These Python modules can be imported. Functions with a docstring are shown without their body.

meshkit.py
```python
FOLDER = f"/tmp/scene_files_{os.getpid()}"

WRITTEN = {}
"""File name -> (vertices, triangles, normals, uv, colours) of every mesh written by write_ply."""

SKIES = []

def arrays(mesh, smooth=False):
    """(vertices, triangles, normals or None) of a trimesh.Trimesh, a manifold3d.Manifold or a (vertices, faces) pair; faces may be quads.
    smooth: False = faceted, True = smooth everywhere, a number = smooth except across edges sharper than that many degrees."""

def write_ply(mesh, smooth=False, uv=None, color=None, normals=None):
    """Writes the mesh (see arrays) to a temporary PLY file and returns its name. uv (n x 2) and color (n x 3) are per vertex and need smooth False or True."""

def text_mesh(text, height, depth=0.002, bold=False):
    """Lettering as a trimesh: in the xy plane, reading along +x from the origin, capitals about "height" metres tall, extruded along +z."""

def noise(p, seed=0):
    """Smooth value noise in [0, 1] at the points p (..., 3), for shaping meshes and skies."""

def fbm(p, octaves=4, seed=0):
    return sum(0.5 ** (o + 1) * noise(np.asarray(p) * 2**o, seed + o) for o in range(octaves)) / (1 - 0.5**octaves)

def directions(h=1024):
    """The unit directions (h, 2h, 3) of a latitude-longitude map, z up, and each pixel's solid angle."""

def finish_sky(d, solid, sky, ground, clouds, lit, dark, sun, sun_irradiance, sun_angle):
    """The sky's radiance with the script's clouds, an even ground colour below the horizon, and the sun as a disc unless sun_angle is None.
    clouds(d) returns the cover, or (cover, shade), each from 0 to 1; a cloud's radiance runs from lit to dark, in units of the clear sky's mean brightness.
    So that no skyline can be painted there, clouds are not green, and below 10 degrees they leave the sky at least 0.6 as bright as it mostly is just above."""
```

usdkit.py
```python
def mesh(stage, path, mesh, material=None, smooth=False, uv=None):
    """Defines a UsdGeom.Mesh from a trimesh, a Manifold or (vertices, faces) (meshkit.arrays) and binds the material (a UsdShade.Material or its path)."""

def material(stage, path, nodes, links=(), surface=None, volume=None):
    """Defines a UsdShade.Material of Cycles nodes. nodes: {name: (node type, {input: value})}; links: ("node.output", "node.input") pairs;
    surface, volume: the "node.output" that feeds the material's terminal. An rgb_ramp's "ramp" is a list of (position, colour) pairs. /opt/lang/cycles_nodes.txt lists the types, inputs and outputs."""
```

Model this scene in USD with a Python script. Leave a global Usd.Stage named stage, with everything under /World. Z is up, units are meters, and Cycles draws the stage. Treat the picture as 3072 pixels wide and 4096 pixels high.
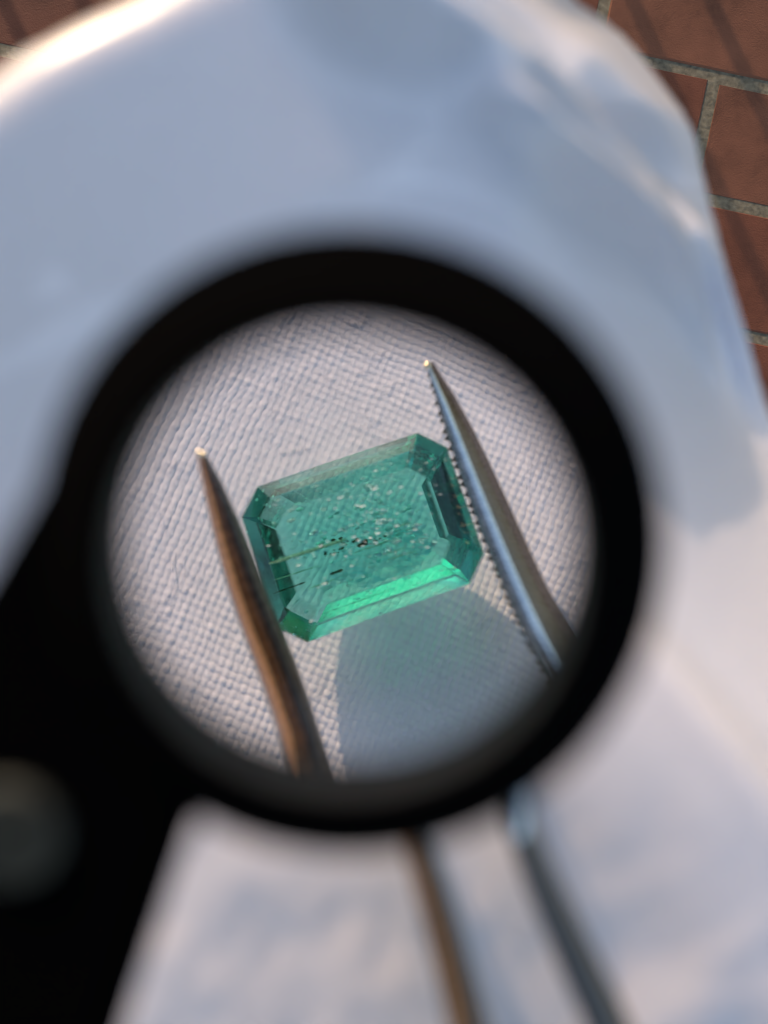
import math, random
import numpy as np, trimesh, usdkit, meshkit
from pxr import Usd, UsdGeom, UsdLux, UsdShade, Gf, Sdf, Vt

stage = Usd.Stage.CreateInMemory()
UsdGeom.SetStageUpAxis(stage, 'Z'); UsdGeom.SetStageMetersPerUnit(stage, 1.0)
UsdGeom.Xform.Define(stage, '/World')
H = 620.0            # millimetres from the ground up to the lens of the telephone that took the picture

# ------------------------------------------------------------------ camera, sky, sun, exposure
EXPOSURE = 0.8
SUN_EL, SUN_AZ = math.radians(15.5), (-0.42, 0.907)
SKY, SUN = 0.13, 0.5
cam = UsdGeom.Camera.Define(stage, '/World/camera')
UsdGeom.Xformable(cam).AddTranslateOp().Set(Gf.Vec3d(0, 0, H / 1000))
cam.CreateHorizontalApertureAttr(24.0); cam.CreateVerticalApertureAttr(32.0)
cam.CreateFocalLengthAttr(24.0); cam.CreateFStopAttr(24.0 / 2.5); cam.CreateFocusDistanceAttr(0.6)
cam.CreateClippingRangeAttr(Gf.Vec2f(0.002, 1000)); cam.CreateExposureAttr(EXPOSURE)

az = np.array(SUN_AZ) / np.hypot(*SUN_AZ)
to_sun = np.array([az[0] * math.cos(SUN_EL), az[1] * math.cos(SUN_EL), math.sin(SUN_EL)])
skymat = usdkit.material(stage, '/World/Looks/sky', {
    'sky': ('sky_texture', {'sky_type': 'single_scattering', 'sun_disc': False, 'sun_elevation': SUN_EL, 'sun_rotation': math.atan2(az[0], az[1])}),
    'bg': ('background_shader', {'strength': SKY})}, [('sky.color', 'bg.color')], surface='bg.background')
dome = UsdLux.DomeLight.Define(stage, '/World/sky')
UsdShade.MaterialBindingAPI.Apply(dome.GetPrim()).Bind(skymat)
dome.GetPrim().SetCustomDataByKey('kind', 'structure')
sun = UsdLux.DistantLight.Define(stage, '/World/sun')
sun.CreateNormalizeAttr(True); sun.CreateIntensityAttr(SUN); sun.CreateAngleAttr(0.55); sun.CreateColorAttr(Gf.Vec3f(1.0, 0.74, 0.5))
zc = Gf.Vec3d(*map(float, to_sun)); xc = Gf.Cross(Gf.Vec3d(0, 0, 1), zc).GetNormalized(); yc = Gf.Cross(zc, xc)
UsdGeom.Xformable(sun).AddTransformOp().Set(Gf.Matrix4d(xc[0], xc[1], xc[2], 0, yc[0], yc[1], yc[2], 0, zc[0], zc[1], zc[2], 0, 0, 0, 0, 1))

# ------------------------------------------------------------------ helpers (all shapes are written in millimetres, camera at the origin, z up)
rng = np.random.default_rng(7)
used = {}
def path_for(name, parent):
    base = str(parent.GetPath()) if parent is not None else '/World'
    k = used.get((base, name), -1) + 1; used[(base, name)] = k
    return f'{base}/{name}' if k == 0 else f'{base}/{name}_{k:03d}'
def tag(p, label=None, cat=None, group=None, kind=None):
    p = p.GetPrim() if hasattr(p, 'GetPrim') else p
    for k, v in (('label', label), ('category', cat), ('group', group), ('kind', kind)):
        if v: p.SetCustomDataByKey(k, v)
    return p
def world(v): return (np.asarray(v, float) + [0, 0, H]) / 1000
def obj(name, m, mat, parent=None, smooth=False, local=False):
    v, f, n = meshkit.arrays(m, smooth)
    v = v / 1000 if local else (v + [0, 0, H]) / 1000
    if parent is not None and not local:
        v = v - parent_origin.get(str(parent.GetPath()), np.zeros(3))
    g = usdkit.mesh(stage, path_for(name, parent), (v, f), mat)
    if n is not None:
        g.CreateNormalsAttr(Vt.Vec3fArray.FromNumpy(n.astype(np.float32))); g.SetNormalsInterpolation('vertex')
    return g.GetPrim()
parent_origin = {}
def thing(name, label, cat, at, group=None, kind=None):
    x = UsdGeom.Xform.Define(stage, path_for(name, None)); o = world(at)
    x.AddTranslateOp().Set(Gf.Vec3d(*map(float, o))); parent_origin[str(x.GetPath())] = o
    return tag(x, label, cat, group, kind)
def part_holder(prim, parent): parent_origin[str(prim.GetPath())] = parent_origin[str(parent.GetPath())]
def mat(name, nodes, links=(), surface='p.BSDF', volume=None):
    return usdkit.material(stage, '/World/Looks/' + name, nodes, links, surface=surface, volume=volume)
def revolve(profile, n=128):
    p = np.asarray(profile, float); a = np.arange(n) * 2 * np.pi / n
    v = np.stack([p[None, :, 0] * np.cos(a)[:, None], p[None, :, 0] * np.sin(a)[:, None], np.broadcast_to(p[None, :, 1], (n, len(p)))], -1).reshape(-1, 3)
    m = len(p); i, j = np.meshgrid(np.arange(n), np.arange(m), indexing='ij'); i2, j2 = (i + 1) % n, (j + 1) % m
    q = np.stack([i * m + j, i2 * m + j, i2 * m + j2, i * m + j2], -1).reshape(-1, 4)
    t = trimesh.Trimesh(v, np.vstack([q[:, [0, 1, 2]], q[:, [0, 2, 3]]]), process=False)
    if t.volume < 0: t.invert()
    return t
def loft(rings, caps=True):
    r = np.asarray(rings, float); n, m = r.shape[:2]
    i, j = np.meshgrid(np.arange(n - 1), np.arange(m), indexing='ij'); j2 = (j + 1) % m
    q = np.stack([i * m + j, i * m + j2, (i + 1) * m + j2, (i + 1) * m + j], -1).reshape(-1, 4)
    f = [q[:, [0, 1, 2]], q[:, [0, 2, 3]]]; v = r.reshape(-1, 3)
    if caps:
        v = np.vstack([v, r[0].mean(0), r[-1].mean(0)]); k = np.arange(m); k2 = (k + 1) % m
        f += [np.stack([k2, k, np.full(m, n * m)], 1), np.stack([(n - 1) * m + k, (n - 1) * m + k2, np.full(m, n * m + 1)], 1)]
    t = trimesh.Trimesh(v, np.vstack(f), process=False)
    if t.volume < 0: t.invert()
    return t
def smoothstep(a, b, x):
    t = np.clip((x - a) / (b - a), 0, 1); return t * t * (3 - 2 * t)
def spline(pts, n):
    from scipy.interpolate import CubicSpline
    p = np.asarray(pts, float); t = np.r_[0, np.cumsum(np.linalg.norm(np.diff(p[:, :2], axis=0), axis=1))]
    return CubicSpline(t, p)(np.linspace(0, t[-1], n))

# ------------------------------------------------------------------ materials
cloth_mat = mat('white_cloth', {
    'tc': ('texture_coordinate', {}), 'n': ('noise_texture', {'scale': 900.0, 'detail': 3.0}), 'n2': ('noise_texture', {'scale': 40.0, 'detail': 2.0}),
    'mx': ('mix', {'mix_type': 'mix', 'color1': (0.73, 0.685, 0.74), 'color2': (0.83, 0.785, 0.85)}),
    'd': ('diffuse_bsdf', {}), 't': ('translucent_bsdf', {'color': (0.8, 0.76, 0.72)}), 'g': ('glossy_bsdf', {'roughness': 0.3, 'color': (1.0, 1.0, 1.0)}), 'fr': ('fresnel', {'IOR': 1.45}),
    'm1': ('mix_closure', {'fac': 0.12}), 'm2': ('mix_closure', {})},
    [('tc.object', 'n.vector'), ('tc.object', 'n2.vector'), ('n.fac', 'mx.fac'), ('mx.color', 'd.color'), ('d.BSDF', 'm1.closure1'), ('t.BSDF', 'm1.closure2'),
     ('m1.closure', 'm2.closure1'), ('g.BSDF', 'm2.closure2'), ('fr.fac', 'm2.fac')], surface='m2.closure')
black = mat('black_enamel', {'n': ('noise_texture', {'scale': 3000.0}), 'r': ('map_range', {'to_min': 0.4, 'to_max': 0.6}),
    'p': ('principled_bsdf', {'base_color': (0.0018, 0.0018, 0.002), 'specular_ior_level': 0.0})}, [('n.fac', 'r.value'), ('r.result', 'p.roughness')])
lining = mat('barrel_brown', {'p': ('principled_bsdf', {'base_color': (0.010, 0.0085, 0.0065), 'roughness': 0.55, 'specular_ior_level': 0.3})})
glass = mat('lens_glass', {'g': ('glass_bsdf', {'color': (1, 1, 1), 'IOR': 1.5, 'roughness': 0.0})}, surface='g.BSDF')
rivet_mat = mat('dark_rivet', {'p': ('principled_bsdf', {'base_color': (0.028, 0.03, 0.026), 'metallic': 0.3, 'roughness': 0.6})})
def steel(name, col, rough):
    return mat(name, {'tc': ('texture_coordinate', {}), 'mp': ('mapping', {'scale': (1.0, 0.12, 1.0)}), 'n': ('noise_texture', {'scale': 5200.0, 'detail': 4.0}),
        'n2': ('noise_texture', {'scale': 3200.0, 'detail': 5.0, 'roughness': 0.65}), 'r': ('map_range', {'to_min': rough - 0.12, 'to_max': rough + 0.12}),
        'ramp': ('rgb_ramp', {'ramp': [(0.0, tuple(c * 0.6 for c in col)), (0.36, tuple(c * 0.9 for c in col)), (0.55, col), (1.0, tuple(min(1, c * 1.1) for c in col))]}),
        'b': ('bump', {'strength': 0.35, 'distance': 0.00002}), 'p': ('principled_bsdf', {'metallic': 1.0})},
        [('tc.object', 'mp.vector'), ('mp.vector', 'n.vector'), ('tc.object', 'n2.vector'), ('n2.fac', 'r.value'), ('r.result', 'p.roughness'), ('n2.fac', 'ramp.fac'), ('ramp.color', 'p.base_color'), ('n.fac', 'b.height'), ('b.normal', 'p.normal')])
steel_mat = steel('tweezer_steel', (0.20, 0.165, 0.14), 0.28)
bright_mat = steel('sky_bright_steel', (0.9, 0.89, 0.88), 0.24)  # same steel, coloured lighter where the edge mirrors the sky
warm_edge_mat = steel('warm_reflection_steel', (0.86, 0.36, 0.14), 0.26)  # orange of a warm reflection put into the edge colour
sparkle_mat = steel('sparkle_gold', (0.9, 0.74, 0.5), 0.34)  # gold of the sun sparkle put into the metal colour
tooth_mat = steel('tooth_steel', (0.26, 0.22, 0.17), 0.36)
PAV, CROWN = 0.42, 0.03      # how much of the light goes straight through the back and the front facets
GEM_TURN = math.radians(18.8)
gem_mat = mat('green_gem', {'tc': ('texture_coordinate', {}), 'dv': ('vector_math', {'math_type': 'dot_product', 'vector2': (-math.sin(GEM_TURN), math.cos(GEM_TURN), 0.0)}), 'du': ('vector_math', {'math_type': 'dot_product', 'vector2': (math.cos(GEM_TURN), math.sin(GEM_TURN), 0.0)}),
    'av': ('math', {'math_type': 'absolute'}), 'gv': ('map_range', {'from_min': 0.0, 'from_max': 0.0012, 'clamp': True}), 'au': ('math', {'math_type': 'absolute'}), 'gu': ('map_range', {'from_min': 0.0027, 'from_max': 0.0016, 'clamp': True}),
    'sz': ('separate_xyz', {}), 'gz': ('math', {'math_type': 'less_than', 'value2': -0.0001}), 'a': ('math', {'math_type': 'multiply'}), 'b': ('math', {'math_type': 'multiply'}), 'f': ('math', {'math_type': 'multiply_add', 'value2': PAV, 'value3': CROWN}),
    'g': ('glass_bsdf', {'IOR': 1.575, 'color': (1, 1, 1), 'roughness': 0.035}), 't': ('transparent_bsdf', {'color': (0.95, 0.95, 0.86)}), 'x': ('mix_closure', {}),
    'v': ('absorption_volume', {'color': (0.03, 0.80, 0.745), 'density': 840.0})},
    [('tc.object', 'dv.vector1'), ('tc.object', 'du.vector1'), ('tc.object', 'sz.vector'), ('dv.value', 'av.value1'), ('av.value', 'gv.value'), ('du.value', 'au.value1'), ('au.value', 'gu.value'), ('sz.z', 'gz.value1'),
     ('gv.result', 'a.value1'), ('gu.result', 'a.value2'), ('a.value', 'b.value1'), ('gz.value', 'b.value2'), ('b.value', 'f.value1'), ('f.value', 'x.fac'), ('g.BSDF', 'x.closure1'), ('t.BSDF', 'x.closure2')], surface='x.closure', volume='v.volume')
bubble_mat = mat('bright_inclusion', {'p': ('principled_bsdf', {'base_color': (0.95, 0.97, 0.93), 'metallic': 1.0, 'roughness': 0.3})})
sky_glow_mat = mat('painted_sky_glow', {'tc': ('texture_coordinate', {}), 'mp': ('mapping', {'scale': (900.0, 2600.0, 900.0)}), 'n': ('noise_texture', {'scale': 1.0, 'detail': 6.0, 'roughness': 0.7}), 'm': ('map_range', {'from_min': 0.36, 'from_max': 0.66, 'to_min': 0.0, 'to_max': 0.8, 'clamp': True}),
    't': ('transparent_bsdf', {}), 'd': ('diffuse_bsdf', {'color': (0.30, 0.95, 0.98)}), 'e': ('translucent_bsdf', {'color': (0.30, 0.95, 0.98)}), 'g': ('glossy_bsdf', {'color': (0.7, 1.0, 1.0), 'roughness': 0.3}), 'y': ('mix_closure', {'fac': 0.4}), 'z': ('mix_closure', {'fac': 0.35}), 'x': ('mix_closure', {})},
    [('tc.object', 'mp.vector'), ('mp.vector', 'n.vector'), ('n.fac', 'm.value'), ('m.result', 'x.fac'), ('d.BSDF', 'y.closure1'), ('e.BSDF', 'y.closure2'), ('y.closure', 'z.closure1'), ('g.BSDF', 'z.closure2'), ('t.BSDF', 'x.closure1'), ('z.closure', 'x.closure2')], surface='x.closure')  # cyan colour standing for sky light reflected by the facets
fleck_mat = mat('pale_inclusion', {'p': ('principled_bsdf', {'base_color': (0.86, 0.9, 0.84), 'roughness': 0.3})})
needle_mat = mat('straw_inclusion', {'tc': ('texture_coordinate', {}), 'w': ('noise_texture', {'scale': 14000.0, 'detail': 2.0}), 'ramp': ('rgb_ramp', {'ramp': [(0.35, (0.32, 0.36, 0.2)), (0.6, (0.9, 0.92, 0.66))]}),
    'p': ('principled_bsdf', {'roughness': 0.35})}, [('tc.object', 'w.vector'), ('w.fac', 'ramp.fac'), ('ramp.color', 'p.base_color')])
dark_mat = mat('brown_inclusion', {'tc': ('geometry', {}), 'n': ('noise_texture', {'scale': 9000.0, 'detail': 3.0}), 'm': ('map_range', {'from_min': 0.35, 'from_max': 0.6, 'to_min': 0.25, 'to_max': 1.0, 'clamp': True}), 't': ('transparent_bsdf', {'color': (0.8, 0.72, 0.5)}), 'd': ('diffuse_bsdf', {'color': (0.10, 0.06, 0.022)}), 'x': ('mix_closure', {})}, [('tc.position', 'n.vector'), ('n.fac', 'm.value'), ('m.result', 'x.fac'), ('t.BSDF', 'x.closure1'), ('d.BSDF', 'x.closure2')], surface='x.closure')
iron = mat('railing_iron', {'p': ('principled_bsdf', {'base_color': (0.03, 0.03, 0.03), 'roughness': 0.5, 'metallic': 0.5})})

# ------------------------------------------------------------------ pavement: bricks in mortar
pave = thing('pavement', 'red brick paving with grey mortar joints far below the cloth', 'paving', (0, 0, -H), kind='structure')
brick_mats = []
for k, c in enumerate([(0.110, 0.036, 0.022), (0.140, 0.048, 0.027), (0.088, 0.031, 0.023), (0.155, 0.060, 0.034)]):
    brick_mats.append(mat(f'brick_clay_{k}', {'tc': ('geometry', {}), 'n': ('noise_texture', {'scale': 26.0, 'detail': 6.0, 'roughness': 0.62}), 'n2': ('noise_texture', {'scale': 700.0, 'detail': 4.0}),
        'ramp': ('rgb_ramp', {'ramp': [(0.25, tuple(x * 0.6 for x in c)), (0.5, c), (0.78, tuple(x * 1.3 for x in c))]}),
        'b': ('bump', {'strength': 0.6, 'distance': 0.0008}), 'p': ('principled_bsdf', {'roughness': 0.75, 'specular_ior_level': 0.2})},
        [('tc.position', 'n.vector'), ('tc.position', 'n2.vector'), ('n.fac', 'ramp.fac'), ('ramp.color', 'p.base_color'), ('n2.fac', 'b.height'), ('b.normal', 'p.normal')]))
mortar_mat = mat('mortar_grey', {'tc': ('geometry', {}), 'n': ('noise_texture', {'scale': 260.0, 'detail': 5.0}), 'ramp': ('rgb_ramp', {'ramp': [(0.3, (0.10, 0.08, 0.05)), (0.7, (0.22, 0.18, 0.115))]}),
    'b': ('bump', {'strength': 0.7, 'distance': 0.001}), 'p': ('principled_bsdf', {'roughness': 0.9})}, [('tc.position', 'n.vector'), ('n.fac', 'ramp.fac'), ('ramp.color', 'p.base_color'), ('n.fac', 'b.height'), ('b.normal', 'p.normal')])
BR = math.radians(-12.0); bu, bv = np.array([math.cos(BR), math.sin(BR)]), np.array([-math.sin(BR), math.cos(BR)])
J0 = np.array([268.0, 353.0])           # where an upright joint meets a bed joint
g = trimesh.creation.box([2600, 2600, 30]); g.apply_translation([0, 0, -H - 15.9]); obj('mortar_bed', g, mortar_mat, pave)
def brick_mesh(l, w, h, bev=2.0):
    pts = []
    for z, b in ((-h, 0), (-bev, 0), (0, bev)):
        for sx in (-1, 1):
            for sy in (-1, 1): pts.append((sx * (l / 2 - b), sy * (w / 2 - b), z))
    return trimesh.convex.convex_hull(np.array(pts))
for row in range(-9, 4):
    for col in range(-5, 4):
        l, w = 192 + rng.uniform(-2, 2), 92 + rng.uniform(-1.6, 1.6)
        c = J0 + bu * (col * 200 + 100 + (100 if row % 2 == 0 else 0)) + bv * (row * 100 + 50 + rng.uniform(-0.7, 0.7))
        hide = rng.uniform(-0.6, 0.6)
        if abs(c[0]) > 440 or abs(c[1]) > 540: continue
        b = brick_mesh(l, w, 30); a = BR + rng.normal(0, 0.004)
        b.apply_transform(trimesh.transformations.rotation_matrix(a, [0, 0, 1])); b.apply_translation([c[0], c[1], -H + hide])
        obj('brick', b, brick_mats[rng.integers(4)], pave)

# ------------------------------------------------------------------ railing whose bars throw the stripes on the bricks (stands out of the frame)
rail = thing('railing', 'dark iron railing of upright bars standing at the edge of the brick paving', 'railing', (0, 900, -H))
def bar(p, q, r): return trimesh.creation.cylinder(radius=r, segment=[p, q], sections=10)
for k in range(-14, 12):
    bx = 264 + az[0] / az[1] * (900 - 413) + 63.5 * k
    obj('baluster', bar([bx, 900, -H], [bx, 900, -H + 620], 6.3), iron, rail, smooth=40)
for z in (60, 620): obj('rail', bar([-1000, 900, -H + z], [820, 900, -H + z], 11), iron, rail, smooth=40)

# ------------------------------------------------------------------ the cloth
def px2(x, y, d): return np.array([(x - 829.5) / 1659 * d, -(y - 1106) / 1659 * d])
def polyline_dist(x, y, pts):
    """signed distance (positive on the left of the direction of travel) and the run along the line, 0 to 1"""
    P = spline(np.c_[np.asarray(pts, float), np.zeros(len(pts))], 60)[:, :2]
    best, sd, run = np.full(x.shape, 1e9), np.zeros(x.shape), np.zeros(x.shape)
    for k in range(len(P) - 1):
        a, b = P[k], P[k + 1]; e = b - a; L = np.hypot(*e); e = e / L
        lo, hi = (-1e3 if k == 0 else 0), (1e3 if k == len(P) - 2 else L)
        t = np.clip((x - a[0]) * e[0] + (y - a[1]) * e[1], lo, hi)
        dx, dy = x - a[0] - e[0] * t, y - a[1] - e[1] * t; d = np.hypot(dx, dy)
        m = d < best; best = np.where(m, d, best); sd = np.where(m, np.sign(e[0] * dy - e[1] * dx) * d, sd); run = np.where(m, (k + np.clip(t / L, -80, 80)) / (len(P) - 1), run)
    return sd, run
def mmd(pts, up=1.2): return [tuple(px2(x, y, d - up)) for x, y, d in pts]
def mm(pts, d): return [tuple((px2(x, y, d))) for x, y in pts]
EDGE_R = [tuple(px2(*p)) for p in ((1000, -520, 107.2), (1150, -190, 104.6), (1240, 0, 104.1), (1300, 42, 105.5), (1380, 118, 107.4), (1440, 195, 108.8), (1490, 270, 110.0), (1512, 350, 110.1), (1537, 460, 109.8), (1567, 580, 109.4), (1602, 700, 106.1), (1645, 850, 106.1), (1720, 1120, 122.1), (1860, 1450, 126.0), (2100, 1900, 132.0))]
EDGE_L = [tuple(px2(*p)) for p in ((-330, 420, 55.6), (-150, 262, 55.6), (0, 155, 55.6), (60, 112, 55.8), (130, 76, 56.0), (200, 40, 56.3), (260, 14, 56.5), (320, -12, 57.0), (460, -80, 58.2), (700, -220, 72.0), (1000, -560, 92.0), (1300, -900, 100.0))]
RIDGES = [   # a crest y(x) in mm, from x, to x, height, width below the crest, width above it, how far the cloth drops beyond it
    (np.polyfit([-4, 3, 10, 16, 27, 36], [41.5, 40.2, 38.6, 37.2, 35.6, 33.0], 3), -6, 36, 5.2, 4.5, 3.4, 4.5),
    (np.polyfit([11.5, 16, 24.6, 34.6, 40.6], [32.6, 31.8, 30.6, 27.4, 20.8], 3), 10, 40, 4.6, 2.4, 2.8, 1.5),
    (np.polyfit([29.9, 37.9, 45, 50.2], [40, 36.5, 28.4, 19.2], 2), 29, 52, 4.6, 2.4, 2.8, 0.0),
    (np.polyfit([3, 12, 22, 32], [36.0, 34.6, 33.4, 31.2], 2), 6, 33, -1.4, 1.6, 1.6, 0.0),
]
HEM = mm([(1240, 1150), (1330, 1240), (1400, 1330), (1480, 1430), (1570, 1540), (1659, 1650), (1900, 1960), (2200, 2400)], 61)
def cloth_depth(x, y):
    t = -0.66 * (x + 2.1) + 0.75 * (y + 2.1)
    d = 59.75 + 1.2 * np.tanh(t / 16) - TILT * (np.sqrt((t - 13) ** 2 + 30) + t - 13) / 2 + 0.08 * (np.sqrt((y + 17) ** 2 + 20) - (y + 17)) / 2
    s, r = se, re = polyline_dist(x, y, EDGE_R)
    d = d + FALL * (np.sqrt((np.minimum(s, 0) + RUN) ** 2 + 60) + np.minimum(s, 0) + RUN) / 2 + np.where(s > 0, 1.4 * s + 0.9 * s ** 2, 0)
    s, r = polyline_dist(x, y, EDGE_L)
    d = d + 2.8 * np.clip(1 + s / 4.5, 0, 1) ** 2 + np.where(s > 0, 1.4 * s + 0.9 * s ** 2, 0)
    for poly, lo, hi, amp, wl, wu, drop in RIDGES:
        xc = np.clip(x, lo - 8, hi + 8); c = (y - np.polyval(poly, xc)) / np.sqrt(1 + np.polyval(np.polyder(poly), xc) ** 2)
        d = d + (drop * smoothstep(0, 3, c) * smoothstep(16, 6, c) - amp * np.exp(-(c / np.where(c > 0, wu, wl)) ** 2)) * smoothstep(lo - 6, lo + 4, x) * smoothstep(hi + 6, hi - 4, x)
    s, r = polyline_dist(x, y, HEM)
    far = smoothstep(12, 22, np.hypot(x + 2, y + 1.5)) * smoothstep(-0.35, 0.45, r)
    d = d - 3.0 * smoothstep(1.6, -1.6, s) * np.exp(-(np.minimum(s, 0) / 16) ** 2) * far - 0.9 * np.exp(-((s + 1.8) / 1.6) ** 2) * far
    p = np.stack([x / 22, y / 22, 0 * x], -1)
    d = d + (meshkit.fbm(p, 2, 4) - 0.5) * 0.6 * smoothstep(10, 24, np.hypot(x + 2, y + 1.5)) * smoothstep(-60, 0, -y)
    low = smoothstep(-13, -36, y)
    d = d + (meshkit.fbm(np.stack([x / 7, y / 7, 0 * x], -1), 3, 14) - 0.5) * 1.5 * low
    return np.minimum(d, 600)
TILT, FALL, RUN = 0.30, 1.3, 38.0
PITCH, WA = 0.25, math.radians(67)
def weave(x, y):
    u = (x * math.cos(WA) + y * math.sin(WA)) / PITCH; v = (-x * math.sin(WA) + y * math.cos(WA)) / PITCH
    w = meshkit.noise(np.stack([x / 1.3, y / 1.3, 0 * x], -1), 3) - 0.5; w2 = meshkit.noise(np.stack([x / 1.1, y / 1.1, 0 * x + 7], -1), 5) - 0.5
    u = u + 0.5 * w; v = v + 0.5 * w2
    iu, iv = np.round(u), np.round(v)
    ru, rv = meshkit.noise(np.stack([iu * 7.13, v / 9.0, 0 * u], -1), 21), meshkit.noise(np.stack([iv * 5.71, u / 9.0, 0 * u + 3], -1), 22)
    tw = np.sqrt(np.maximum(0, 1 - ((1.55 + 0.5 * ru) * (u - iu)) ** 2)); tf = np.sqrt(np.maximum(0, 1 - ((1.55 + 0.5 * rv) * (v - iv)) ** 2))
    warp = (0.3 + 0.5 * ru) * tw + 0.5 * np.cos(np.pi * v) * np.where(iu % 2 == 0, 1, -1)
    weft = (0.3 + 0.5 * rv) * tf - 0.5 * np.cos(np.pi * u) * np.where(iv % 2 == 0, 1, -1)
    return np.maximum(np.maximum(warp, weft), -0.2) * 0.047 * (0.8 + 0.4 * meshkit.noise(np.stack([u / 1.0, v / 1.0, 0 * u], -1), 9))
def axis_samples(lo, a, b, hi, fine, coarse):
    out = list(np.arange(a, b, fine)); s, t = fine, b
    while t < hi: out.append(t); s = min(s * 1.16, coarse); t += s
    out.append(hi); s, t = fine, a - fine
    while t > lo: out.append(t); s = min(s * 1.16, coarse); t -= s
    out.append(lo); return np.array(sorted(out))
xs = axis_samples(-110, -10.6, 6.1, 150, 0.031, 1.3); ys = axis_samples(-90, -10.3, 6.3, 150, 0.031, 1.3)
X, Y = np.meshgrid(xs, ys, indexing='ij')
D = cloth_depth(X, Y)
fade = smoothstep(14, 8, np.maximum(np.abs(X + 2.2), np.abs(Y + 2.0)))
on = fade > 0
D[on] -= (weave(X[on], Y[on]) * fade[on])
nx, ny = X.shape
D[-1, :] = np.maximum(D[-1, :], 590); D[:, -1] = np.maximum(D[:, -1], 590); D = np.minimum(D, 600)
i, j = np.meshgrid(np.arange(nx - 1), np.arange(ny - 1), indexing='ij')
q = np.stack([i * ny + j, (i + 1) * ny + j, (i + 1) * ny + j + 1, i * ny + j + 1], -1).reshape(-1, 4)
cl = obj('cloth', (np.stack([X, Y, -D], -1).reshape(-1, 3), q), cloth_mat, smooth=True)
tag(cl, 'white woven cloth draped over a knee, under the gem, tweezers and magnifier', 'cloth')

# ------------------------------------------------------------------ the loupe: barrel, lens, handle
LC, LT = np.array([-1.5, -1.5, -33.7]), 0.085
LR = np.array([[1, 0, 0], [0, math.cos(LT), -math.sin(LT)], [0, math.sin(LT), math.cos(LT)]])
def lens_frame(m):
    m = m.copy(); m.vertices = m.vertices @ LR.T + LC; return m
loupe = thing('magnifying_loupe', 'black folding loupe with round lens held over the green gem', 'loupe', LC)
barrel = revolve([(9.7, -5.6), (12.6, -5.6), (13.7, -5.0), (14.2, -3.6), (14.25, -1.9), (14.1, -0.6), (13.7, 0.4), (10.3, 4.4), (10.0, 4.65), (9.4, 4.75), (9.1, 4.7), (8.93, 4.55), (8.96, 4.4), (9.9, 0.0), (9.9, -1.6), (9.7, -2.0)], 160)
barrel.apply_translation([0, -0.25, 0])
bp = obj('barrel', lens_frame(barrel), black, loupe, smooth=35)
liner = revolve([(8.91, 4.45), (9.0, 4.45), (9.92, -0.1), (9.80, -0.1)], 160)
liner.apply_translation([0, -0.25, 0])
obj('barrel_lining', lens_frame(liner), lining, loupe, smooth=35)
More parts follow.
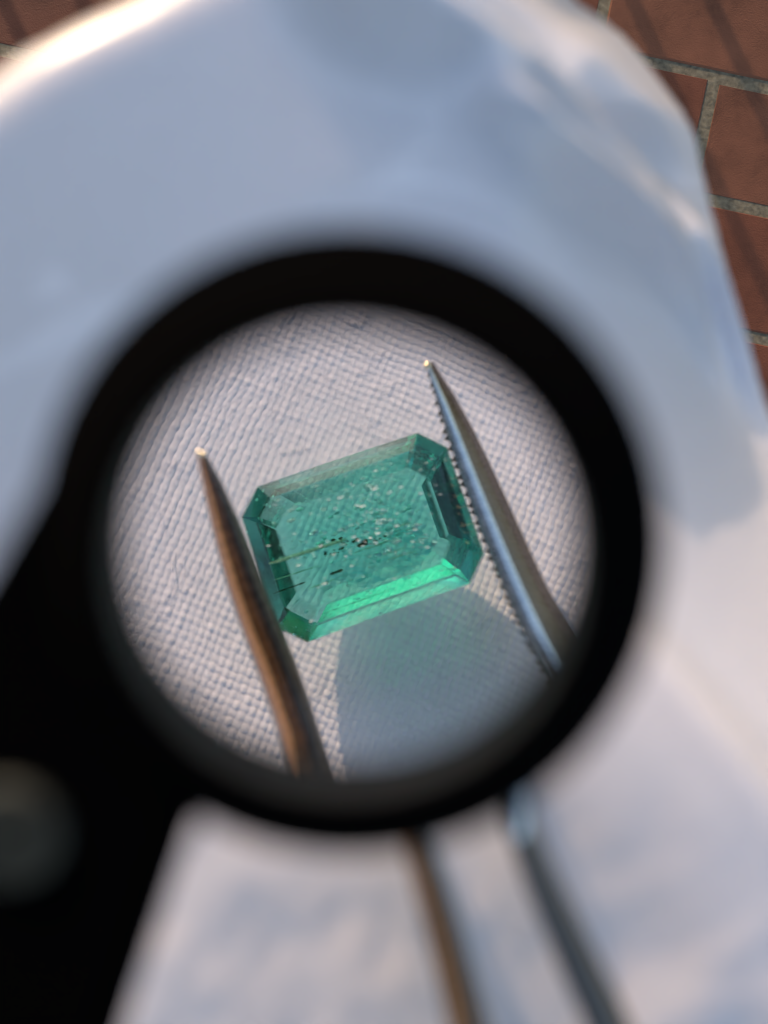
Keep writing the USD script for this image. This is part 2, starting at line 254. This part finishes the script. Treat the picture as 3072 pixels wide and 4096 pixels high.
# lens: two smooth faces with their exact normals, ground edge between
def sag(r2, c, k): return c * r2 / (1 + np.sqrt(1 - (1 + k) * c * c * r2))
def dsag(r, c, k): return c * r / np.sqrt(1 - (1 + k) * c * c * r * r)
(c1, k1, c2, k2, TH) = (0.04921366033704583, -1.6631969033032714, 0.02974419638277908, -4.22023870044138, 4.5)
RM, nr, na = 10.15, 150, 320
def cap(sign, z0, c, k):
    r = np.linspace(0, RM, nr + 1)[1:]; a = np.arange(na) * 2 * np.pi / na
    Rr, A = np.meshgrid(r, a, indexing='ij'); z = z0 - sign * sag(Rr ** 2, c, k); sl = dsag(Rr, c, k)
    v = np.vstack([[0, 0, z0], np.stack([Rr * np.cos(A), Rr * np.sin(A), z], -1).reshape(-1, 3)])
    n = np.vstack([[0, 0, sign], np.stack([sl * np.cos(A), sl * np.sin(A), np.full_like(Rr, sign)], -1).reshape(-1, 3)])
    n /= np.linalg.norm(n, axis=1)[:, None]
    k0 = np.arange(na); k1_ = (k0 + 1) % na
    f = [np.stack([np.zeros(na, int), 1 + k0, 1 + k1_], 1)]
    for t in range(nr - 1):
        p = 1 + t * na; f += [np.stack([p + k0, p + na + k0, p + na + k1_], 1), np.stack([p + k0, p + na + k1_, p + k1_], 1)]
    f = np.vstack(f); return v, (f if sign > 0 else f[:, ::-1]), n
v1, f1, n1 = cap(1, TH / 2, c1, k1); v2, f2, n2 = cap(-1, -TH / 2, c2, k2)
e1, e2 = v1[-na:], v2[-na:]; a = np.arange(na); b = (a + 1) % na; o3 = len(v1) + len(v2)
ne = np.c_[e1[:, :2] / RM, np.zeros(na)]
v = np.vstack([v1, v2, e1, e2]); n = np.vstack([n1, n2, ne, ne])
f = np.vstack([f1, f2 + len(v1), np.stack([o3 + a, o3 + na + a, o3 + na + b], 1), np.stack([o3 + a, o3 + na + b, o3 + b], 1)])
lens = usdkit.mesh(stage, path_for('lens', loupe), ((v @ LR.T) / 1000, f), glass)
lens.CreateNormalsAttr(Vt.Vec3fArray.FromNumpy((n @ LR.T).astype(np.float32))); lens.SetNormalsInterpolation('vertex')
tag(lens, 'clear round magnifying lens')
# handle plate (a tapering cover that the lens swings out of), outline in the lens plane
from shapely.geometry import Polygon, Point
def at_lens(x, y, zl=-0.5):   # where a sight line through picture point (x, y) of 1659 x 2212 meets the lens plane, when this outline was laid out
    dd = np.array([(x - 829.5) / 1659, -(y - 1106) / 1659, -1.0]); nrm = LR @ [0, 0, 1.0]; p0 = LC + nrm * zl
    p = dd * (p0 @ nrm) / (dd @ nrm); return ((p - LC) @ LR)[:2]
OUT = [at_lens(*p) for p in ((330, 690), (150, 985), (-30, 1300), (-330, 1850), (-560, 2500), (-300, 2900), (60, 2800), (240, 2250), (375, 1850), (470, 1700), (600, 1500), (560, 900))]
plate = Polygon(OUT).buffer(-1.0).buffer(2.0).buffer(-1.0).difference(Point(0, 0).buffer(10.9, 64))
plate = max(getattr(plate, 'geoms', [plate]), key=lambda gg: gg.area)
hm = []
for inset, z0, z1 in ((0.0, -4.6, 1.1),):
    m = trimesh.creation.extrude_polygon(plate.simplify(0.02), z1 - z0, engine='earcut'); m.apply_translation([0, 0, z0]); hm.append(m)
m = trimesh.creation.extrude_polygon(plate.buffer(-0.6).simplify(0.02), 0.55, engine='earcut'); m.apply_translation([0, 0, 1.103]); hm.append(m)
hp = obj('handle', lens_frame(trimesh.util.concatenate(hm)), black, loupe)
rc = at_lens(22, 1795, 1.7)
rv = revolve([(0.001, 1.4), (2.25, 1.4), (2.25, 1.95), (2.0, 2.2), (0.001, 2.25)], 48)
rv.apply_translation([rc[0], rc[1], 0.0]); slot = trimesh.creation.box([3.6, 0.42, 0.5]); slot.apply_transform(trimesh.transformations.rotation_matrix(0.6, [0, 0, 1])); slot.apply_translation([rc[0], rc[1], 2.22])
rv = trimesh.boolean.difference([rv, slot], engine='manifold')
obj('pivot_rivet', lens_frame(rv), rivet_mat, loupe, smooth=35)

# ------------------------------------------------------------------ the tweezers
twz = thing('tweezers', 'slim dark steel tweezers with serrated tips gripping the green gem', 'tweezers', (27, -108, -56))
def arm(line, width, section, n=90):
    P = spline(line, n); T = np.gradient(P, axis=0); T /= np.linalg.norm(T, axis=1)[:, None]
    rings = []
    for k in range(n):
        t = T[k]; u = np.cross([0, 0, 1.0], t); u /= np.linalg.norm(u); w = np.cross(t, u); s = k / (n - 1)
        wd, hg = width(np.linalg.norm(P[:k + 1][1:] - P[:k + 1][:-1], axis=1).sum() if k else 0.0)
        rings.append([P[k] + u * a * wd + w * b * hg for a, b in section])
    return loft(rings)
def slim_width(s): return (0.22 + 0.86 * (1 - math.exp(-s / 2.8)) + 0.05 * min(max(s - 12, 0), 32), jaw_width(s)[1])
def jaw_width(s): return (0.22 + 0.95 * (1 - math.exp(-s / 2.8)) + 0.016 * min(s, 12) + 0.05 * min(max(s - 12, 0), 32), 0.35 + 0.65 * (1 - math.exp(-s / 3.0)) + 0.012 * min(s, 60))
# right arm: inner face, bright bevel, sloping outer face (section: u to the left of travel = outer side of the right arm)
R_IN = [(0.14, 3.84, -57.5), (0.68, 1.97, -57.5), (1.06, 0.76, -57.5), (1.71, -1.09, -57.4), (2.44, -2.98, -57.3), (3.30, -4.96, -57.2), (4.28, -6.91, -57.0), (9.0, -23.4, -55.5), (14.6, -37.3, -54.0), (23.5, -70, -53.5), (28.2, -108, -54)]
L_IN = [(-7.63, 0.85, -55.9), (-7.05, -0.81, -55.9), (-6.52, -2.4, -55.9), (-5.73, -4.58, -55.9), (-4.95, -6.41, -55.9), (-4.05, -8.81, -55.9), (2.1, -23.4, -55), (6.2, -37.3, -54), (17.0, -70, -53.5), (26.8, -108, -54)]
sec_r = [(0.0, 0.02), (0.05, 0.14), (0.14, 0.18), (0.50, 0.0), (0.62, -0.12), (0.84, -0.40), (1.04, -0.85), (0.95, -1.3), (0.3, -1.5), (0.0, -1.4)]
sec_l = [(0.62, -0.15), (0.40, 0.12), (0.30, 0.16), (0.22, 0.08), (0.14, 0.17), (-0.42, -0.12), (-0.60, -0.5), (-0.62, -1.1), (-0.1, -1.5), (0.62, -1.4)]
ra = obj('arm', arm(R_IN, jaw_width, sec_r), steel_mat, twz, smooth=8); tag(ra, 'right arm with a bright bevelled edge and teeth along its inner face')
la = obj('arm', arm(L_IN, slim_width, sec_l), steel_mat, twz, smooth=8); tag(la, 'left arm, blurred, its edge coloured orange for a warm reflection')
part_holder(ra, twz); part_holder(la, twz)
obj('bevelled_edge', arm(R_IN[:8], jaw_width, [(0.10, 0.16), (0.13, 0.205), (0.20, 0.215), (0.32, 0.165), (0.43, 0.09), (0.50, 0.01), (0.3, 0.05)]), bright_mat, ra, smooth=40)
obj('bevelled_edge', arm(L_IN[:8], slim_width, [(0.12, 0.16)] + [(-0.16 + 0.30 * math.cos(a), -0.16 + 0.36 * math.sin(a)) for a in np.radians([62, 82, 102, 122, 142, 162, 182, 205])] + [(-0.1, -0.2)]), warm_edge_mat, la, smooth=50)
for line, par, u in ((R_IN, ra, 0.03), (L_IN, la, 0.02)):
    t = trimesh.creation.icosphere(3, 0.135); t.vertices *= [1.0, 1.0, 0.9]; t.vertices += 0.018 * (meshkit.noise(t.vertices * 22, 3)[:, None] - 0.5) * t.vertices / 0.135
    t.apply_translation(np.array(line[0]) + [u, -0.02, -0.02]); obj('tip_sparkle', t, sparkle_mat, par, smooth=50)  # added ball, its colour and round shape supply the sun sparkle
def teeth(line, side, armprim, s0, s1, step):
    P = spline(line, 900); L = np.r_[0, np.cumsum(np.linalg.norm(np.diff(P, axis=0), axis=1))]
    for s in np.arange(s0, s1, step):
        k = int(np.searchsorted(L, s)); t = P[k + 1] - P[k - 1]; t /= np.linalg.norm(t); u = np.cross([0, 0, 1.0], t); u /= np.linalg.norm(u)
        wd, hg = jaw_width(s); g = 0.5 + 0.5 * min(1, s / 3.0)
        pts = []
        for z in (0.0, -1.25 * hg):
            for a, b in ((-0.5, 0.06), (0.0, -0.17 * g), (0.5, 0.06)):
                pts.append(P[k] + t * a * step * 0.92 + u * side * b + np.array([0, 0, z - 0.04 - (0.07 if b < 0 else 0) * (z == 0)]) + rng.normal(0, 0.012, 3))
        obj('tooth', trimesh.convex.convex_hull(np.array(pts)), tooth_mat, armprim)
teeth(R_IN, 1, ra, 0.35, 13.5, 0.335)
cross = trimesh.creation.box([7.0, 14, 3.0]); cross.apply_translation([27.5, -109, -54.3]); obj('joint', cross, steel_mat, twz)

# ------------------------------------------------------------------ the gem
GC, GA, GL, GW, GCUT = np.array([-2.08, -2.13, -58.0]), math.radians(18.8), 7.45, 5.48, 0.80
gem = thing('emerald', 'green emerald-cut gemstone with cut corners, gripped between tweezer tips over white cloth', 'gemstone', GC)
ca, sa = math.cos(GA), math.sin(GA); tilt = math.radians(3.0)
def gem_frame(p):
    p = np.asarray(p, float); p = np.stack([p[..., 0], p[..., 1] * math.cos(tilt) - p[..., 2] * math.sin(tilt), p[..., 1] * math.sin(tilt) + p[..., 2] * math.cos(tilt)], -1)
    return np.stack([p[..., 0] * ca - p[..., 1] * sa, p[..., 0] * sa + p[..., 1] * ca, p[..., 2]], -1) + GC
def octo(inset, z, dx=0, dy=0):
    l, w = GL / 2 - inset, GW / 2 - inset; c = GCUT * max(0.12, (1 - inset / 2.75)) if inset > 0.05 else GCUT
    c = min(c, w * 0.6)
    return [(sx * (l - (c if k else 0)) + dx, sy * (w - (0 if k else c)) + dy, z) for sx in (-1, 1) for sy in (-1, 1) for k in (0, 1)]
layers = octo(0, 0.07) + octo(0, -0.07) + octo(0.48, 0.42) + octo(0.98, 0.66) + octo(0.62, -0.78, .05, .04) + octo(1.42, -1.36, .08, -.05) + octo(2.58, -1.86, .1, -.1)
gmesh = trimesh.convex.convex_hull(gem_frame(np.array(layers)))
gb = obj('stone', gmesh, gem_mat, gem); part_holder(gb, gem)
def tube(p, q, r, bumps=0.0, n=14, k=6):
    p, q = np.array(p, float), np.array(q, float); t = (q - p) / np.linalg.norm(q - p); u = np.cross(t, [0.1, 0.2, 1]); u /= np.linalg.norm(u); w = np.cross(t, u)
    ang = np.arange(k) * 2 * np.pi / k; rings = []
    for s in np.linspace(0, 1, n):
        rr = r * (1 + bumps * rng.uniform(-1, 1)) * (0.45 + 0.55 * min(1, 8 * min(s, 1 - s)))
        rings.append(p + (q - p) * s + rr * (np.cos(ang)[:, None] * u + np.sin(ang)[:, None] * w))
    return loft(rings)
def blob(c, r, sq=(1, 1, 1), rough=0.35):
    m = trimesh.creation.icosphere(1, 1.0); m.vertices *= (1 + rough * rng.uniform(-1, 1, len(m.vertices)))[:, None]; m.vertices *= np.array(sq) * r
    R = np.array([[ca, -sa, 0], [sa, ca, 0], [0, 0, 1]]); m.vertices = m.vertices @ R.T + np.asarray(c); return m
obj('needle_inclusion', tube((-5.24, -3.06, -57.75), (-2.66, -2.26, -57.8), 0.06, 0.3, 40), needle_mat, gb)
for p, q, r in (((-4.97, -3.57, -58.2), (-3.67, -3.17, -58.2), 0.018), ((-2.02, -2.62, -57.8), (-1.12, -2.30, -57.8), 0.016), ((-1.42, -2.82, -57.9), (-0.62, -2.54, -57.9), 0.014), ((-1.27, -2.98, -57.8), (-0.27, -2.67, -57.9), 0.016), ((-2.42, -2.74, -58.0), (-1.82, -2.52, -58.0), 0.014), ((-3.97, -3.92, -58.1), (-2.47, -3.42, -58.1), 0.014), ((-0.97, -1.87, -57.7), (-0.42, -1.68, -57.7), 0.02)):
    obj('needle_inclusion', tube(p, q, r, 0.35, 18), needle_mat, gb)
for p, q, r in (((-5.02, -4.02, -58.15), (-4.07, -3.70, -58.2), 0.022), ((-3.23, -3.45, -57.9), (-2.79, -3.30, -57.9), 0.045), ((-3.47, -4.67, -58.0), (-1.27, -3.94, -58.0), 0.012), ((-2.97, -4.82, -57.9), (-0.27, -3.87, -58.0), 0.010)):
    obj('dark_sliver', tube(p, q, r, 0.4, 18), dark_mat, gb)
for (x, y), r in (((-3.24, -2.48), 0.080), ((-2.97, -2.42), 0.096), ((-2.72, -2.36), 0.112), ((-2.26, -2.42), 0.104), ((-2.09, -2.32), 0.120), ((-1.89, -2.36), 0.096), ((-1.69, -2.26), 0.064), ((-1.43, -2.17), 0.088), ((-3.28, -2.78), 0.064), ((-3.12, -2.76), 0.048), ((-2.91, -2.66), 0.072)):
    obj('dark_inclusion', trimesh.util.concatenate([blob((x + rng.normal(0, .11), y + rng.normal(0, .06), -58.05 + rng.normal(0, .12)), r * rng.uniform(.2, .65), (1.5, .9, .7), .45) for _ in range(5)]), dark_mat, gb)
flecks = []
for _ in range(430):
    c = rng.integers(4)
    if c == 0: x, y, z = rng.uniform(-2.9, 2.4), rng.uniform(-.3, 2.45), rng.uniform(.1, .45)
    elif c == 1: x, y, z = rng.normal(.9, .75), rng.normal(.55, .55), rng.uniform(-.3, .5)
    elif c == 2: x, y, z = rng.normal(1.1, .55), rng.normal(-.35, .35), rng.uniform(-.5, .4)
    else: x, y, z = rng.uniform(-2.6, 1.9), rng.uniform(-2.1, 1.8), rng.uniform(-.6, .4)
    if abs(x) > 3.0 or abs(y) > 2.2 or z > 0.66 - 0.9 * max(0, abs(y) - 1.7) - 0.9 * max(0, abs(x) - 2.7): continue
    P = gem_frame(np.array([x, y, z])); r = 0.02 + 0.055 * rng.random() ** 3
    flecks.append(blob(P, r, (rng.uniform(.8, 2.4), rng.uniform(.6, 1.1), .6), .4))
dust = []
for k in range(230):
    x, y = (rng.normal(0.5, 1.1), rng.normal(0.35, 0.75)) if k % 3 else (rng.uniform(-3.2, 3.2), rng.uniform(-2.3, 2.4))
    ix, iy = GL / 2 - abs(x), GW / 2 - abs(y); m = min(ix, iy, (ix + iy - GCUT) / 1.41)
    if m < 0.12: continue
    z = np.interp(m, [0, 0.48, 0.98, 9], [0.07, 0.42, 0.66, 0.66])
    dust.append(blob(gem_frame(np.array([x, y, z + 0.006])), 0.009 + 0.024 * rng.random() ** 3, (rng.uniform(.8, 3.4), rng.uniform(.6, 1.1), .6), .4))
dust_mat = mat('white_dust', {'p': ('principled_bsdf', {'base_color': (0.9, 0.9, 0.87), 'roughness': 0.4})})
tag(obj('dust', trimesh.util.concatenate(dust), dust_mat, gb), 'fine white dust on the top facets', kind='stuff')
half = len(flecks) // 2
tag(obj('flecks', trimesh.util.concatenate(flecks[:half]), fleck_mat, gb), 'tiny pale flecks inside the stone', kind='stuff')
tag(obj('flecks', trimesh.util.concatenate(flecks[half:]), bubble_mat, gb), 'tiny glinting flecks inside the stone', kind='stuff')
# added cyan sheet that paints reflected sky into the lower right of the stone
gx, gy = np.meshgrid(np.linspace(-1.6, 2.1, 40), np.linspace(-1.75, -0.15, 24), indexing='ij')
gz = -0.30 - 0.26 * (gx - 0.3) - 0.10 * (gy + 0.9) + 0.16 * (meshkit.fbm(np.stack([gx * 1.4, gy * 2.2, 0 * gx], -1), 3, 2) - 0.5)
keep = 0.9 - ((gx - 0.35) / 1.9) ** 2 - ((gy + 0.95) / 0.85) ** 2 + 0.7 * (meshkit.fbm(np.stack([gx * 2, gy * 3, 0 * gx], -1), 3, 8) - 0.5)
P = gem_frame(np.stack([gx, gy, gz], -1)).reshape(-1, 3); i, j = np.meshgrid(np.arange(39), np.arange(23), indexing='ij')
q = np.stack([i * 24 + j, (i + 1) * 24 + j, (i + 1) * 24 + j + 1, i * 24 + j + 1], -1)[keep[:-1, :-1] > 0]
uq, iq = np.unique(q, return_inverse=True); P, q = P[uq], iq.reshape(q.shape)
tag(obj('sky_glow_sheet', (P, q), sky_glow_mat, gb, smooth=True), 'blue-green sheet painting the sky glow in the lower half of the stone')

# ------------------------------------------------------------------ stray fibres standing off the cloth under the lens
fib = []
for _ in range(70):
    x, y = rng.uniform(-9.5, 5.5), rng.uniform(-9.5, 5.8); a = rng.uniform(0, 2 * np.pi); L = rng.uniform(0.4, 1.5); b = rng.normal(0, 0.8)
    t = np.linspace(0, 1, 9); px_, py_ = x + L * t * np.cos(a + b * t), y + L * t * np.sin(a + b * t)
    pz = -cloth_depth(px_, py_) + 0.05 + 0.14 * np.sin(np.pi * t) * rng.uniform(0.2, 1.2)
    P = np.stack([px_, py_, pz], -1); T = np.gradient(P, axis=0); T /= np.linalg.norm(T, axis=1)[:, None]
    u = np.cross(T, [0.2, 0.1, 1]); u /= np.linalg.norm(u, axis=1)[:, None]; w = np.cross(u, T); ang = np.arange(4) * np.pi / 2
    fib.append(loft(P[:, None] + 0.009 * (np.cos(ang)[None, :, None] * u[:, None] + np.sin(ang)[None, :, None] * w[:, None])))
parent_origin[str(cl.GetPath())] = np.zeros(3)
tag(obj('fuzz', trimesh.util.concatenate(fib), cloth_mat, cl, smooth=True), 'loose fibres standing off the weave', kind='stuff')

# ------------------------------------------------------------------ the telephone that takes the picture, just behind its own lens, outside the frame
phone = thing('phone', 'dark slab phone held level above the magnifier, outside the frame', 'phone', (-22, -56, 6))
from shapely.geometry import box as sbox
slab = trimesh.creation.extrude_polygon(sbox(-57, -131, 14, 17).buffer(-9).buffer(9, 12), 7.6, engine='earcut'); slab.apply_translation([0, 0, 3.0]); obj('body', slab, black, phone)
bump = trimesh.creation.extrude_polygon(sbox(-27, -27, 12, 12).buffer(-8).buffer(8, 12).difference(Point(0, 0).buffer(5.2, 32)), 1.6, engine='earcut'); bump.apply_translation([0, 0, 1.397]); obj('camera_bump', bump, black, phone)
